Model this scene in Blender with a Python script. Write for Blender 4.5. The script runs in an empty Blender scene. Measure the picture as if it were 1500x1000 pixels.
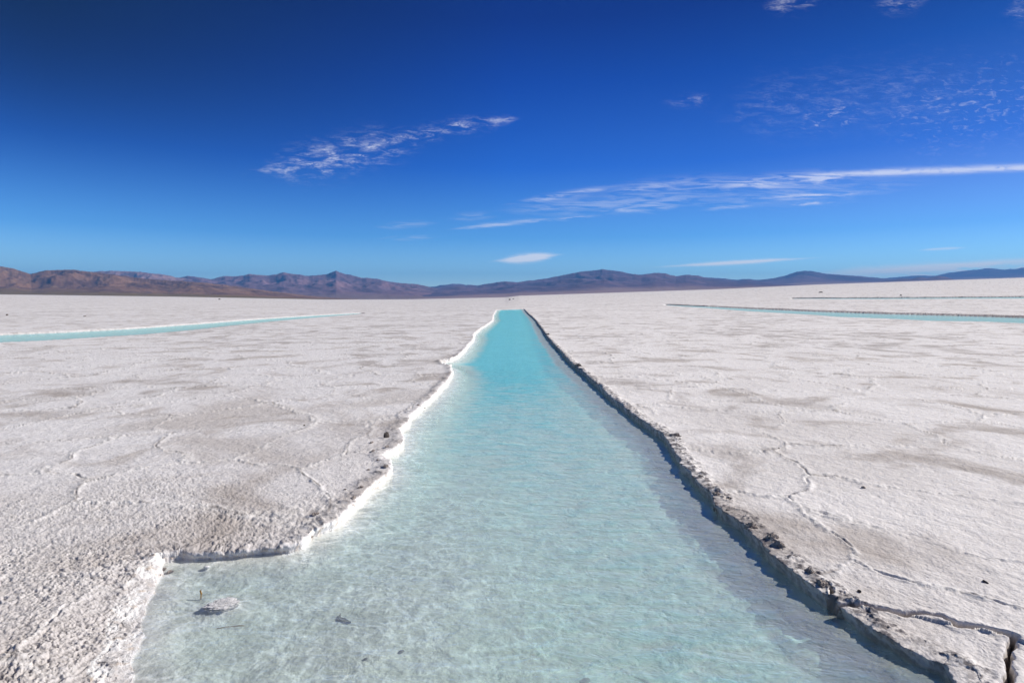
import bpy, math, random
import numpy as np

R = math.radians
scene = bpy.context.scene
col = scene.collection
random.seed(4)

# ------------------------------------------------------------------ camera
F = 850.0            # focal length in pixels of a 1500 px wide frame
CAM_Z = 1.6
HOR = 440.0          # level horizon, pixel row
PITCH = math.atan((500 - HOR) / F)
cd = bpy.data.cameras.new("camera")
cam = bpy.data.objects.new("camera", cd)
col.objects.link(cam)
cam.location = (0, 0, CAM_Z)
cam.rotation_euler = (math.pi / 2 - PITCH, 0, 0)
cd.sensor_width = 36
cd.lens = 36 * F / 1500
cd.clip_start = 0.05
cd.clip_end = 90000
scene.camera = cam

# ------------------------------------------------------------------ sun, sky
SUN_AZ, SUN_EL = 77.0, 33.0     # azimuth measured from +Y towards +X
sd = bpy.data.lights.new("sun", 'SUN')
sd.energy = 4.9
sd.angle = R(0.53)
sd.color = (1.0, 0.945, 0.87)
sun = bpy.data.objects.new("sun", sd)
col.objects.link(sun)
sun.rotation_euler = (R(90 - SUN_EL), 0, R(180 - SUN_AZ))
sun.location = (30, 8, 20)

scene.view_settings.view_transform = 'Standard'
scene.view_settings.look = 'None'
scene.view_settings.gamma = 1
scene.view_settings.exposure = 0.26
scene.cycles.use_denoising = True
scene.cycles.max_bounces = 8
scene.cycles.transparent_max_bounces = 12
scene.cycles.volume_bounces = 0
scene.cycles.sample_clamp_indirect = 4


class NT:
    """small helper round a node tree"""
    def __init__(self, tree):
        self.t = tree
        self.n = tree.nodes
        self.l = tree.links

    def _in(self, sock, v):
        if isinstance(v, bpy.types.NodeSocket):
            self.l.new(v, sock)
        elif v is not None:
            if hasattr(sock.default_value, '__len__') and not hasattr(v, '__len__'):
                v = (v,) * len(sock.default_value)
            if hasattr(sock.default_value, '__len__') and len(sock.default_value) == 4 and len(v) == 3:
                v = tuple(v) + (1,)
            sock.default_value = v

    def node(self, kind, **kw):
        nd = self.n.new(kind)
        for k, v in kw.items():
            setattr(nd, k, v)
        return nd

    def m(self, op, a, b=None, c=None, clamp=False):
        nd = self.n.new('ShaderNodeMath')
        nd.operation = op
        nd.use_clamp = clamp
        self._in(nd.inputs[0], a)
        if b is not None: self._in(nd.inputs[1], b)
        if c is not None: self._in(nd.inputs[2], c)
        return nd.outputs[0]

    def vm(self, op, a, b=None):
        nd = self.n.new('ShaderNodeVectorMath')
        nd.operation = op
        self._in(nd.inputs[0], a)
        if b is not None: self._in(nd.inputs[1], b)
        return nd.outputs[0]

    def xyz(self, x, y, z=0.0):
        nd = self.n.new('ShaderNodeCombineXYZ')
        for s, v in zip(nd.inputs, (x, y, z)): self._in(s, v)
        return nd.outputs[0]

    def sep(self, v):
        nd = self.n.new('ShaderNodeSeparateXYZ')
        self.l.new(v, nd.inputs[0])
        return nd.outputs

    def ss(self, v, a, b, lo=0.0, hi=1.0):
        nd = self.n.new('ShaderNodeMapRange')
        nd.interpolation_type = 'SMOOTHSTEP'
        self._in(nd.inputs[0], v)
        for i, q in zip((1, 2, 3, 4), (a, b, lo, hi)): self._in(nd.inputs[i], q)
        return nd.outputs[0]

    def lin(self, v, a, b, lo=0.0, hi=1.0):
        nd = self.n.new('ShaderNodeMapRange')
        self._in(nd.inputs[0], v)
        for i, q in zip((1, 2, 3, 4), (a, b, lo, hi)): self._in(nd.inputs[i], q)
        return nd.outputs[0]

    def mix(self, f, a, b, mode='MIX'):
        nd = self.n.new('ShaderNodeMix')
        nd.data_type = 'RGBA'
        nd.blend_type = mode
        self._in(nd.inputs[0], f)
        self._in(nd.inputs[6], a)
        self._in(nd.inputs[7], b)
        return nd.outputs[2]

    def noise(self, vec, scale, detail=4, rough=0.5, dist=0.0, lac=2.0):
        nd = self.n.new('ShaderNodeTexNoise')
        if vec is not None: self.l.new(vec, nd.inputs['Vector'])
        nd.inputs['Scale'].default_value = scale
        nd.inputs['Detail'].default_value = detail
        nd.inputs['Roughness'].default_value = rough
        nd.inputs['Distortion'].default_value = dist
        nd.inputs['Lacunarity'].default_value = lac
        return nd.outputs['Fac']

    def attr(self, name):
        nd = self.n.new('ShaderNodeAttribute')
        nd.attribute_name = name
        return nd.outputs['Fac']


def pix_dir(px, py):
    """world direction seen at a pixel of the 1500 x 1000 frame"""
    x, y, z = (px - 750) / F, 1.0, -(py - 500) / F
    c, s = math.cos(PITCH), math.sin(PITCH)
    return x, y * c + z * s, z * c - y * s


# world: high-altitude clear sky with thin cirrus set by direction
world = bpy.data.worlds.new("World")
scene.world = world
world.use_nodes = True
wt = NT(world.node_tree)
wt.n.clear()
sky = wt.node('ShaderNodeTexSky', sky_type='NISHITA')
sky.sun_disc = False
sky.sun_elevation = R(SUN_EL)
sky.sun_rotation = R(SUN_AZ)
sky.altitude = 3400
sky.air_density = 1.0
sky.dust_density = 0.3
sky.ozone_density = 3.0
SKY_STRENGTH = 0.10
tc = wt.node('ShaderNodeTexCoord')
sx, sy, sz = wt.sep(tc.outputs['Generated'])
# polarised look: deeper, more saturated overhead
gm = wt.node('ShaderNodeGamma')
wt.l.new(sky.outputs[0], gm.inputs[0])
gm.inputs[1].default_value = 1.0
skyc = gm.outputs[0]


def ramp(fac, stops, scale):
    nd = wt.node('ShaderNodeValToRGB')
    els = nd.color_ramp.elements
    while len(els) < len(stops): els.new(0.5)
    for e_, (p_, c_) in zip(els, stops):
        e_.position = p_
        e_.color = tuple(v / scale for v in c_) + (1,)
    wt._in(nd.inputs[0], fac)
    return wt.vm('MULTIPLY', nd.outputs[0], (scale,) * 3)


# thin, polarised high-desert air: deep blue overhead, deepest away from the sun
elev = wt.m('MAXIMUM', sz, 0.0)
grade = ramp(elev, [(0.0, (1.95, 1.95, 1.7)), (0.045, (1.35, 1.68, 1.6)), (0.105, (0.50, 1.02, 1.40)), (0.218, (0.08, 0.45, 1.25)),
                    (0.34, (0.012, 0.22, 0.92)), (0.425, (0.004, 0.10, 0.60)), (0.6, (0.015, 0.13, 0.45)), (1.0, (0.02, 0.12, 0.4))], 2.0)
hl = wt.m('SQRT', wt.m('ADD', wt.m('ADD', wt.m('MULTIPLY', sx, sx), wt.m('MULTIPLY', sy, sy)), 1e-5))
toward = wt.m('DIVIDE', wt.m('ADD', wt.m('MULTIPLY', sx, math.sin(R(SUN_AZ))), wt.m('MULTIPLY', sy, math.cos(R(SUN_AZ)))), hl)
side = ramp(wt.lin(toward, -0.6, 0.9), [(0.0, (0.02, 0.03, 0.12)), (0.12, (0.03, 0.06, 0.18)), (0.33, (0.45, 0.5, 0.6)), (0.547, (1, 1, 1)), (0.75, (2.5, 1.15, 0.95)), (0.95, (7.0, 1.5, 0.90)), (1.0, (8.0, 1.6, 0.9))], 8.0)
skyc = wt.vm('MULTIPLY', skyc, grade)
skyc = wt.vm('MULTIPLY', skyc, wt.mix(wt.ss(elev, 0.06, 0.38), (1, 1, 1), side))
skyc = wt.vm('MULTIPLY', skyc, wt.mix(wt.m('MULTIPLY', wt.ss(toward, 0.2, 0.9), wt.ss(elev, 0.03, 0.22)), (1, 1, 1), (0.55, 0.76, 0.84)))
front = wt.ss(sy, 0.05, 0.15)
ysafe = wt.m('MAXIMUM', sy, 0.05)
U = wt.m('MULTIPLY', wt.m('DIVIDE', sx, ysafe), 8.5)        # gnomonic direction, 1 unit = 100 px
V = wt.m('MULTIPLY', wt.m('DIVIDE', sz, ysafe), 8.5)


def uv_of(px, py):
    x, y, z = pix_dir(px, py)
    return 8.5 * x / y, 8.5 * z / y


UV = wt.xyz(U, V)
wisp = wt.noise(wt.vm('MULTIPLY', UV, (1.0, 3.6, 1.0)), 3.2, 6, 0.55, 0.8)
fib = wt.noise(wt.vm('MULTIPLY', UV, (0.55, 5.5, 1.0)), 3.5, 6, 0.6, 0.9)
puff = wt.noise(wt.vm('MULTIPLY', UV, (1.0, 2.6, 1.0)), 6.5, 5, 0.5, 0.9)
clouds = []
WISP = wt.m('MULTIPLY', wt.ss(wisp, 0.40, 0.76), wt.ss(wt.noise(wt.vm('MULTIPLY', UV, (1.0, 3.0, 1.0)), 12.0, 4, 0.5, 1.2), 0.25, 0.68))
FIB = wt.ss(fib, 0.36, 0.66)
PUFF = wt.ss(puff, 0.30, 0.62)


def streak(x1, y1, x2, y2, w, inten, tex, taper=1.0):
    (a, b), (c, d) = uv_of(x1, y1), uv_of(x2, y2)
    L = math.hypot(c - a, d - b)
    ang = math.atan2(d - b, c - a)
    mu, mv = (a + c) / 2, (b + d) / 2
    du = wt.m('SUBTRACT', U, mu)
    dv = wt.m('SUBTRACT', V, mv)
    al = wt.m('ADD', wt.m('MULTIPLY', du, math.cos(ang)), wt.m('MULTIPLY', dv, math.sin(ang)))
    ac = wt.m('SUBTRACT', wt.m('MULTIPLY', dv, math.cos(ang)), wt.m('MULTIPLY', du, math.sin(ang)))
    ac = wt.m('ADD', ac, wt.m('MULTIPLY', wt.m('SUBTRACT', fib, 0.5), w / 100 * 1.2))
    e = wt.m('ABSOLUTE', wt.m('DIVIDE', al, L / 2))
    prof = wt.ss(e, 1.0, 1.0 - 0.75 * taper)
    wid = wt.m('MULTIPLY', wt.m('ADD', wt.m('MULTIPLY', prof, 0.8), 0.2), w / 100)
    q = wt.m('DIVIDE', ac, wid)
    g = wt.m('EXPONENT', wt.m('MULTIPLY', wt.m('MULTIPLY', q, q), -1.0))
    r = wt.m('MULTIPLY', wt.m('MULTIPLY', g, prof), inten)
    if tex is not None:
        r = wt.m('MULTIPLY', r, tex)
    clouds.append(r)


streak(340, 262, 660, 196, 20, 0.85, WISP)
streak(900, 300, 1400, 262, 16, 0.22, FIB)
streak(540, 350, 660, 346, 3, 0.2, FIB)
streak(560, 205, 775, 170, 9, 0.75, WISP)
streak(372, 250, 436, 248, 4, 0.42, PUFF)
streak(445, 220, 500, 216, 6, 0.28, PUFF)
streak(515, 213, 575, 212, 6, 0.40, PUFF)
streak(705, 177, 762, 174, 4, 0.40, PUFF)
streak(1030, 274, 1290, 252, 8, 0.80, FIB)
streak(1130, 259, 1700, 238, 4.5, 0.85, wt.ss(puff, 0.05, 0.50), 0.8)
streak(850, 280, 1150, 260, 9, 0.42, FIB)
streak(725, 302, 930, 268, 4, 0.55, FIB)
streak(700, 310, 1080, 284, 13, 0.32, FIB)
streak(645, 337, 830, 318, 3, 0.62, FIB)
streak(790, 324, 885, 315, 2, 0.50, FIB)
streak(540, 332, 650, 326, 4, 0.30, FIB)
streak(640, 320, 740, 314, 5, 0.25, FIB)
streak(865, 310, 1010, 302, 4, 0.40, FIB)
streak(1020, 308, 1110, 300, 2.4, 0.40, FIB)
streak(1085, 293, 1295, 279, 3, 0.72, FIB)
streak(1150, 300, 1228, 296, 2.2, 0.70, PUFF)
streak(712, 384, 832, 372, 5.0, 1.5, None, 1.2)
streak(930, 393, 1225, 376, 2.6, 1.1, None, 1.2)
streak(1150, 404, 1480, 386, 6, 0.75, None)
streak(1230, 402, 1600, 388, 9, 1.0, FIB)
streak(1330, 390, 1700, 374, 4, 0.6, None)
streak(1335, 367, 1425, 362, 1.6, 0.5, None)
streak(1110, 12, 1215, -6, 12, 0.55, WISP)
streak(1270, 10, 1370, -6, 12, 0.45, WISP)
streak(1460, 20, 1560, 10, 14, 0.45, WISP)
streak(960, 150, 1060, 144, 7, 0.35, WISP)
streak(1010, 170, 1480, 120, 38, 0.16, WISP, 0.8)
streak(1240, 190, 1700, 110, 46, 0.36, wt.ss(puff, 0.50, 0.82), 0.8)
streak(1150, 182, 1290, 160, 16, 0.5, wt.ss(puff, 0.50, 0.82))
tot = clouds[0]
for c_ in clouds[1:]:
    tot = wt.m('ADD', tot, c_)
tot = wt.m('MULTIPLY', wt.m('MINIMUM', tot, 0.92), wt.m('MULTIPLY', front, 0.8))
lowc = wt.ss(elev, 0.14, 0.0)
skyc = wt.mix(tot, skyc, wt.mix(lowc, (8.8, 8.9, 9.6), (17.0, 15.5, 13.5)))
bg = wt.node('ShaderNodeBackground')
wt.l.new(skyc, bg.inputs[0])
bg.inputs[1].default_value = SKY_STRENGTH
wo = wt.node('ShaderNodeOutputWorld')
wt.l.new(bg.outputs[0], wo.inputs[0])


# ------------------------------------------------------------------ numpy noise
def _hash(ix, iy, seed):
    h = (ix.astype(np.int64) * 374761393 + iy.astype(np.int64) * 668265263 + seed * 974634777) & 0xFFFFFFFF
    h = ((h ^ (h >> 13)) * 1274126177) & 0xFFFFFFFF
    h = h ^ (h >> 16)
    return (h & 0xFFFFFF) / float(0xFFFFFF)


def perlin(x, y, seed=0):
    xi, yi = np.floor(x), np.floor(y)
    fx, fy = x - xi, y - yi
    u = fx * fx * fx * (fx * (fx * 6 - 15) + 10)
    v = fy * fy * fy * (fy * (fy * 6 - 15) + 10)
    def g(dx, dy):
        a = _hash(xi + dx, yi + dy, seed) * 2 * np.pi
        return np.cos(a) * (fx - dx) + np.sin(a) * (fy - dy)
    n0 = g(0, 0) * (1 - u) + g(1, 0) * u
    n1 = g(0, 1) * (1 - u) + g(1, 1) * u
    return (n0 * (1 - v) + n1 * v) * 1.5


def fbm(x, y, octv=4, seed=0, rough=0.5):
    s, a, t = 0, 1.0, 0
    for o in range(octv):
        s = s + a * perlin(x * 2 ** o + 17.3 * o, y * 2 ** o - 9.1 * o, seed + o)
        t += a
        a *= rough
    return s / t


def ridged(x, y, octv=5, seed=0, rough=0.55):
    s, a, t = 0, 1.0, 0
    for o in range(octv):
        s = s + a * (1 - np.abs(perlin(x * 2 ** o + 5.3 * o, y * 2 ** o + 3.7 * o, seed + o)) * 1.6)
        t += a
        a *= rough
    return s / t


def cells(x, y, seed=0, jit=0.9):
    """distance to nearest border between irregular cells, and a value per cell"""
    xi, yi = np.floor(x), np.floor(y)
    f1 = np.full(x.shape, 9.0); f2 = np.full(x.shape, 9.0); idv = np.zeros(x.shape)
    for dx in (-1, 0, 1):
        for dy in (-1, 0, 1):
            cx = xi + dx + 0.5 + (_hash(xi + dx, yi + dy, seed) - 0.5) * jit
            cy = yi + dy + 0.5 + (_hash(xi + dx, yi + dy, seed + 7) - 0.5) * jit
            d = np.hypot(x - cx, y - cy)
            near = d < f1
            f2 = np.where(near, f1, np.minimum(f2, d))
            idv = np.where(near, _hash(xi + dx, yi + dy, seed + 13), idv)
            f1 = np.minimum(f1, d)
    return (f2 - f1) * 0.5, idv


def sst(v, a, b):
    t = np.clip((v - a) / (b - a), 0, 1)
    return t * t * (3 - 2 * t)


# ------------------------------------------------------------------ lie of the land
EX = np.array([-1e5, -200, 0, 250, 475, 600, 740, 760, 1050, 1200, 1500, 1700, 1e5])
EY = np.array([10, 12, 9.2, 6.0, 1.8, 2.0, 5.0, 7.2, 16.7, 23.7, 33.7, 37, 37])


def swell(x, y):
    """height of the salt plain: flat nearby, rising very gently far away"""
    r = np.hypot(x, y)
    yy = np.maximum(y, 1e-6)
    px = np.where(y > 0, 750 + F * x / yy, np.where(x > 0, 1e5, -1e5))
    e = np.interp(px, EX, EY)
    back = np.clip((y / np.maximum(r, 1e-6) + 0.2) / 0.6, 0, 1)
    t = np.clip((np.log(np.maximum(r, 1.0)) - math.log(25)) / (math.log(1500) - math.log(25)), 0, 1)
    s = t * t * (3 - 2 * t)
    return np.abs(yy) * (y > 0) * (e / F) * s * back


def ground_at(px, py, z=0.0):
    """point of the plain (raised by z) seen at a pixel"""
    x, y, zz = pix_dir(px, py)
    lo, hi = 0.3, 20000.0
    for _ in range(60):
        mid = math.sqrt(lo * hi)
        h = float(swell(np.array([x * mid]), np.array([y * mid]))[0]) + z
        if CAM_Z + zz * mid > h: lo = mid
        else: hi = mid
    return x * lo, y * lo


WATER = -0.062
LEVELS = [WATER, -0.07, -0.16, -0.20]
LEFT = [(728, 454), (723, 462), (723, 470), (712, 478), (704, 483), (696, 490), (695, 499), (686, 509), (680, 517), (673, 524),
        (661, 530), (646, 532), (650, 536), (661, 538), (664, 548), (658, 561), (649, 571), (642, 578), (626, 594), (612, 606),
        (601, 616), (599, 626), (586, 636), (593, 645), (591, 656), (580, 665), (562, 675), (575, 682), (576, 695),
        (551, 719), (525, 742), (508, 764), (489, 776), (465, 786), (444, 803), (422, 809), (380, 813), (340, 817), (300, 820),
        (262, 819), (243, 824), (236, 842), (222, 872), (210, 895), (205, 915), (214, 930), (203, 945), (192, 965), (198, 990), (206, 1010)]
RIGHT = [(767, 453), (773, 460), (780, 466), (786, 473), (793, 484), (800, 494), (807, 503), (820, 517), (836, 535), (853, 549),
         (874, 568), (896, 589), (920, 608), (939, 624), (952, 631), (972, 645), (984, 668), (998, 688), (1012, 704), (1044, 740), (1052, 754),
         (1088, 781), (1116, 812), (1152, 844), (1188, 872), (1218, 893), (1260, 924), (1300, 948), (1340, 972), (1382, 988),
         (1392, 1003)]
mainc = [ground_at(a, b, WATER) for a, b in LEFT]
mainc += [(-1.45, 2.0), (-1.3, 1.7), (-0.6, 1.55), (0.5, 1.5), (1.3, 1.6), (1.75, 1.85)]
mainc += [ground_at(a, b, WATER) for a, b in reversed(RIGHT)]
c2t = [(530, 458.3), (470, 461.5), (400, 466), (340, 470.5), (290, 474.5), (200, 481), (100, 486.5), (0, 490.5), (-150, 499)]
c2b = [(-150, 513), (0, 500.5), (60, 498), (130, 493.5), (200, 489.5), (270, 483.5), (330, 477), (400, 470), (450, 465.5), (530, 459)]
leftc = [ground_at(a, b, LEVELS[1]) for a, b in c2t] + [ground_at(a, b, 0) for a, b in c2b]
c3t = [(975, 446.4), (1040, 449.2), (1100, 452.3), (1200, 456.5), (1300, 460), (1400, 462.5), (1500, 465.5), (1650, 471)]
c3b = [(1650, 481), (1500, 472.8), (1440, 470.3), (1370, 469.5), (1300, 466), (1233, 463.8), (1200, 461), (1100, 455.5), (1040, 451), (975, 446.9)]
rightc = [ground_at(a, b, LEVELS[2]) for a, b in c3t] + [ground_at(a, b, 0) for a, b in c3b]
c4t = [(1160, 437.2), (1230, 436.9), (1300, 436.6), (1400, 436.0), (1500, 435.2), (1650, 434.6)]
c4b = [(1650, 436.8), (1500, 437.0), (1400, 437.4), (1300, 437.9), (1230, 437.9), (1160, 437.6)]
farc = [ground_at(a, b, LEVELS[3]) for a, b in c4t] + [ground_at(a, b, 0) for a, b in c4b]
c4pts = farc
CHAN = [np.array(p) for p in (mainc, leftc, rightc, farc)]
CRACKS = [([(1217, 874), (1235, 884), (1262, 886), (1300, 891), (1322, 896), (1352, 897), (1380, 901), (1402, 912), (1440, 917), (1486, 931)], 0.013),
          ([(1484, 930), (1480, 948), (1476, 962), (1480, 980), (1475, 1003), (1478, 1040), (1470, 1100)], 0.012),
          ([(1040, 737), (1052, 731), (1068, 731)], 0.006),
          ([(1222, 872), (1216, 862), (1196, 855)], 0.004)]
CRACKS = [(np.array([ground_at(a, b, 0) for a, b in pts]), w) for pts, w in CRACKS]


def seg_dist(P, A, B):
    d = B - A
    t = np.clip(((P - A) @ d) / (d @ d), 0, 1)
    q = A + t[:, None] * d
    v = P - q
    return np.hypot(v[:, 0], v[:, 1]), v, t


def poly_sdf(P, poly):
    """signed distance (positive outside) and outward unit vector"""
    best = np.full(len(P), 1e9); bv = np.zeros_like(P)
    inside = np.zeros(len(P), bool)
    n = len(poly)
    for i in range(n):
        A, B = poly[i], poly[(i + 1) % n]
        d, v, _ = seg_dist(P, A, B)
        k = d < best
        best[k] = d[k]; bv[k] = v[k]
        if A[1] != B[1]:
            c = ((A[1] > P[:, 1]) != (B[1] > P[:, 1])) & (P[:, 0] < (B[0] - A[0]) * (P[:, 1] - A[1]) / (B[1] - A[1]) + A[0])
            inside ^= c
    u = bv / np.maximum(best, 1e-9)[:, None]
    sgn = np.where(inside, -1.0, 1.0)
    return best * sgn, u * sgn[:, None]


# ------------------------------------------------------------------ the salt flat, one sheet
Q = 1.0
Drow = np.concatenate([np.arange(640, 540, -1.15 * Q), np.arange(540, 380, -0.7 * Q), np.arange(380, 100, -1.15 * Q), np.arange(100, 40, -0.6 * Q), np.arange(40, 3.5, -0.18 * Q)])
rows = np.concatenate([[0.002, 0.4, 0.9, 1.3, 1.6, 1.85, 2.0, 2.08], CAM_Z * F / Drow, np.geomspace(400, 4200, 46)])
yf = [p[1] for p in c4pts]
rows = np.concatenate([rows, np.arange(min(yf) - 1.5, max(yf) + 1.5, 0.45)])
rows = np.array(sorted(rows))
fine = np.arange(-150, 1651, 1.3 * Q)
az = np.arctan((fine - 750) / F)
rest = np.linspace(az[-1], az[0] + 2 * math.pi, 62)[1:-1]
azs = np.concatenate([az, rest])
NR, NC = len(rows), len(azs)
# rows run at constant depth in front and bend round behind
dep = np.where(np.cos(azs) > 0.62, 1 / np.maximum(np.cos(azs), 0.3), 1 / 0.62)
RR, AA = np.meshgrid(rows, azs, indexing='ij')
DD = np.meshgrid(rows, dep, indexing='ij')[1]
X = (RR * DD * np.sin(AA)).ravel()
Y = (RR * DD * np.cos(AA)).ravel()
P = np.stack([X, Y], 1)
N = len(P)
Rr = np.hypot(X, Y)

edge = np.full(N, 50.0)
nrm = np.zeros((N, 2))
which = np.full(N, -1)
for k, poly in enumerate(CHAN):
    pad = 2.5
    lo, hi = poly.min(0) - pad, poly.max(0) + pad
    sel = np.where((P > lo).all(1) & (P < hi).all(1))[0]
    s_, u_ = poly_sdf(P[sel], poly)
    better = s_ < edge[sel]
    ii = sel[better]
    edge[ii] = s_[better]; nrm[ii] = u_[better]; which[ii] = k
nearc = edge < 3
jag = np.zeros(N)
idx = np.where(nearc)[0]
dfac = np.clip(Y[idx] / 12, 0.7, 3.2)
jag[idx] = (0.036 * fbm(X[idx] * 3.1, Y[idx] * 3.1, 2, 3) + 0.030 * fbm(X[idx] * 12, Y[idx] * 6, 3, 9)) * dfac
s = edge + jag

# surface relief
wx = X + 0.35 * fbm(X * 0.9, Y * 0.9, 3, 21)
wy = Y + 0.35 * fbm(X * 0.9 + 40, Y * 0.9, 3, 22)
cd1, cid = cells(wx / 1.55, wy / 1.55, 31)
cd1 = cd1 * 1.55
wob = fbm(X * 7, Y * 7, 3, 41)
ridge = np.exp(-((cd1 + 0.016 * wob) / (0.022 + 0.0018 * np.minimum(Rr, 25))) ** 2)
present = sst(fbm(X * 0.45, Y * 0.45, 2, 51), -0.55, 0.05)
ridge = ridge * present
fade = 1 / (1 + (Rr / 45) ** 2)
z = swell(X, Y)
relief = 0.010 * fbm(X * 0.8, Y * 0.8, 3, 61)
relief += ridge * (0.009 + 0.016 * fbm(X * 16, Y * 16, 2, 63)) * np.clip(fade * 1.5, 0, 1)
hair = np.exp(-(cd1 / 0.010) ** 2) * present
relief -= hair * 0.014 * sst(fbm(X * 3, Y * 3, 2, 64), -0.1, 0.3) * fade
# coarse knobbly crust near the camera on the left, finer on the right
roughL = sst(-(X + 0.2 * Y * 0 + 0.9), 0, 0.8) * sst(6.3 - Y + 1.2 * fbm(X * .8, Y * .8, 2, 71), 0, 3.2)
near = idxn = np.where(Rr < 26)[0]
xn, yn = X[near], Y[near]
k1 = fbm(xn * 18, yn * 18, 4, 81, 0.62)
k2 = fbm(xn * 40, yn * 40, 3, 83, 0.65)
k3 = ridged(xn * 22, yn * 22, 2, 86)
pit = np.zeros(N)
pit[near] = sst(-(k1 * 0.8 + k2 * 0.9), 0.10, 0.55)
clump = sst(fbm(xn * 2.2, yn * 2.2, 3, 88), -0.25, 0.45)
f_n = 1 / (1 + (Rr[near] / 8) ** 2)
relief[near] += (k1 * 0.0040 + k2 * 0.0028) * f_n
relief[near] += roughL[near] * (k1 * 0.009 * (0.5 + clump) + k2 * 0.008 - 0.010 * np.maximum(k3 - 0.72, 0) * 4 * clump)
# lumpy rim along the channel lips
rim = np.exp(-((s - 0.09) / 0.075) ** 2) * (s > 0)
lump = np.zeros(N)
lump[idx] = (which[idx] == 0) * np.maximum(fbm(X[idx] * 9, Y[idx] * 9, 4, 91, 0.6) + 0.12, 0)
rside = np.zeros(N)
rside[idx] = sst(X[idx], 0.0, 0.2)
relief += rim * (0.008 + lump * (0.030 + 0.015 * rside)) * np.clip(0.7 + Y / 14, 0.7, 1.8)
heap = np.exp(-((s - 0.45 - 0.15 * (which == 3)) / 0.30) ** 2) * (which >= 2) * (nrm[:, 0] > 0.2)
relief += heap * np.maximum(0.04 + 0.07 * fbm(X * 0.5, Y * 0.16, 3, 95), 0.01) * np.where(which == 3, 2.2, 1.0)
rim = rim * np.where(which >= 1, 0.0, 1.0)
lowf = (which == 0) * sst(X, -2.5, -2.1) * sst(-X, 1.1, 1.6) * sst(-Y, -4.6, -3.9) * np.exp(-(s / 0.35) ** 2) * (s > 0)
sink = 0.024 * lowf
beach0 = (which == 0) * sst(-X, 0.9, 1.5) * sst(3.35 - Y, 0, 0.3) * np.exp(-(np.maximum(s, 0) / 0.25) ** 2)
sink = sink + 0.030 * beach0

# banks and beds
steep = np.where(which == 0, np.where(nrm[:, 0] > 0.25, 0.030, 0.055), np.where(which == 3, 0.40, np.where(which == 2, 0.48, 0.14)))
WL = np.array(LEVELS + [WATER])[which]
steep = steep * np.where(which >= 2, 1.0, np.clip(Y / 10, 1, 2.5))
shelf = np.zeros(N)
# muddy shallow beach in the near left corner
bx, by = ground_at(236, 842, WATER)
beach = (which == 0) * sst(-X, 0.9, 1.4) * sst(-(Y - by), -0.35, 0.1)
steep = steep * (1 + 2.0 * beach)
top = sst(s, 0.0, steep)
topc = np.where(s > 0, top ** 0.75, 0)
wallm = (s > -0.03) * (s < steep * 1.15)
zz = relief.copy()
dry = s > 0
bank = np.where(dry, (1 - topc) * WL, WL)
zz = np.where(dry, relief * np.minimum(sst(s, 0.0, 0.03), 0.25 + 0.75 * topc) - sink * topc + bank, 0)
# depth of water below the surface
wi = np.where((s <= 0))[0]
depth = np.zeros(N)
xs, ys, sw = X[wi], Y[wi], -s[wi]
m0 = which[wi] == 0
isR = m0 & (nrm[wi, 0] > 0.2)
deepL = 0.05 + 0.13 * sst(ys, 3.0, 7.0) + 0.27 * sst(ys, 5.0, 18.0)
deepR = 0.19 + 0.24 * sst(ys, 5.0, 18.0)
fr = sst(xs, -0.7, 1.2)
base = deepL * (1 - fr) + deepR * fr
base = base * (1 + 0.22 * fbm(xs * 1.3, ys * 1.3, 3, 101))
wleft = 0.35 + 0.5 * sst(ys, 3, 10)
shoreL = 0.006 + (base - 0.006) * np.clip(sst(sw, -0.10, wleft * 1.15), 0, 1) ** 1.15
ledge_w = 0.17 + 0.14 * fbm(xs * 1.7, ys * 1.7, 3, 103) + 0.12 * sst(ys, 5, 15)
led = 0.13 + 0.05 * sst(ys, 5, 14) + 0.05 * fbm(xs * 5, ys * 5, 3, 105)
shoreR = np.minimum(base, 0.02 + led * sst(sw, -0.01, 0.03)) * (1 - sst(sw, ledge_w, ledge_w + 0.16)) + base * sst(sw, ledge_w, ledge_w + 0.16)
shoreR = shoreR * (0.72 + 0.28 * sst(sw, 0.3, 1.4))
dd = np.where(isR, shoreR, shoreL)
dd = np.where(m0, dd, 0.012 + 0.20 * sst(sw, -0.02, 0.7))
bedn = 0.010 * fbm(xs * 5, ys * 7, 4, 107) + 0.004 * fbm(xs * 22, ys * 30, 3, 108)
cxm, cym = ground_at(328, 886, WATER)
dd = dd * (1 - 0.85 * np.exp(-(((xs - cxm) / 0.14) ** 2 + ((ys - cym) / 0.11) ** 2)))
dd = np.maximum(dd + bedn * np.clip(sw / 0.15, 0, 1), 0.004)
depth[wi] = dd
zz[wi] = WL[wi] - dd
# cracks of the broken slab on the right
crk = np.zeros(N)
cs = np.where((Rr < 5) & (X > 0.6))[0]
for pts, w in CRACKS:
    dmin = np.full(len(cs), 9.0)
    for i in range(len(pts) - 1):
        d, _, _ = seg_dist(P[cs], pts[i], pts[i + 1])
        dmin = np.minimum(dmin, d)
    ww = w * (1.0 + 0.7 * fbm(X[cs] * 9, Y[cs] * 9, 3, 111))
    dmin = dmin + 0.012 * fbm(X[cs] * 17, Y[cs] * 17, 2, 112)
    g = 1 - sst(dmin, ww * 0.3, ww * 1.6)
    crk[cs] = np.maximum(crk[cs], g)
    raised = np.exp(-((dmin - ww * 2.6) / (ww * 1.6)) ** 2)
    zz[cs] += raised * 0.006 * (s[cs] > 0.02)
zz = np.where(s > 0.012, zz - crk * 0.075, zz)
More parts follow.
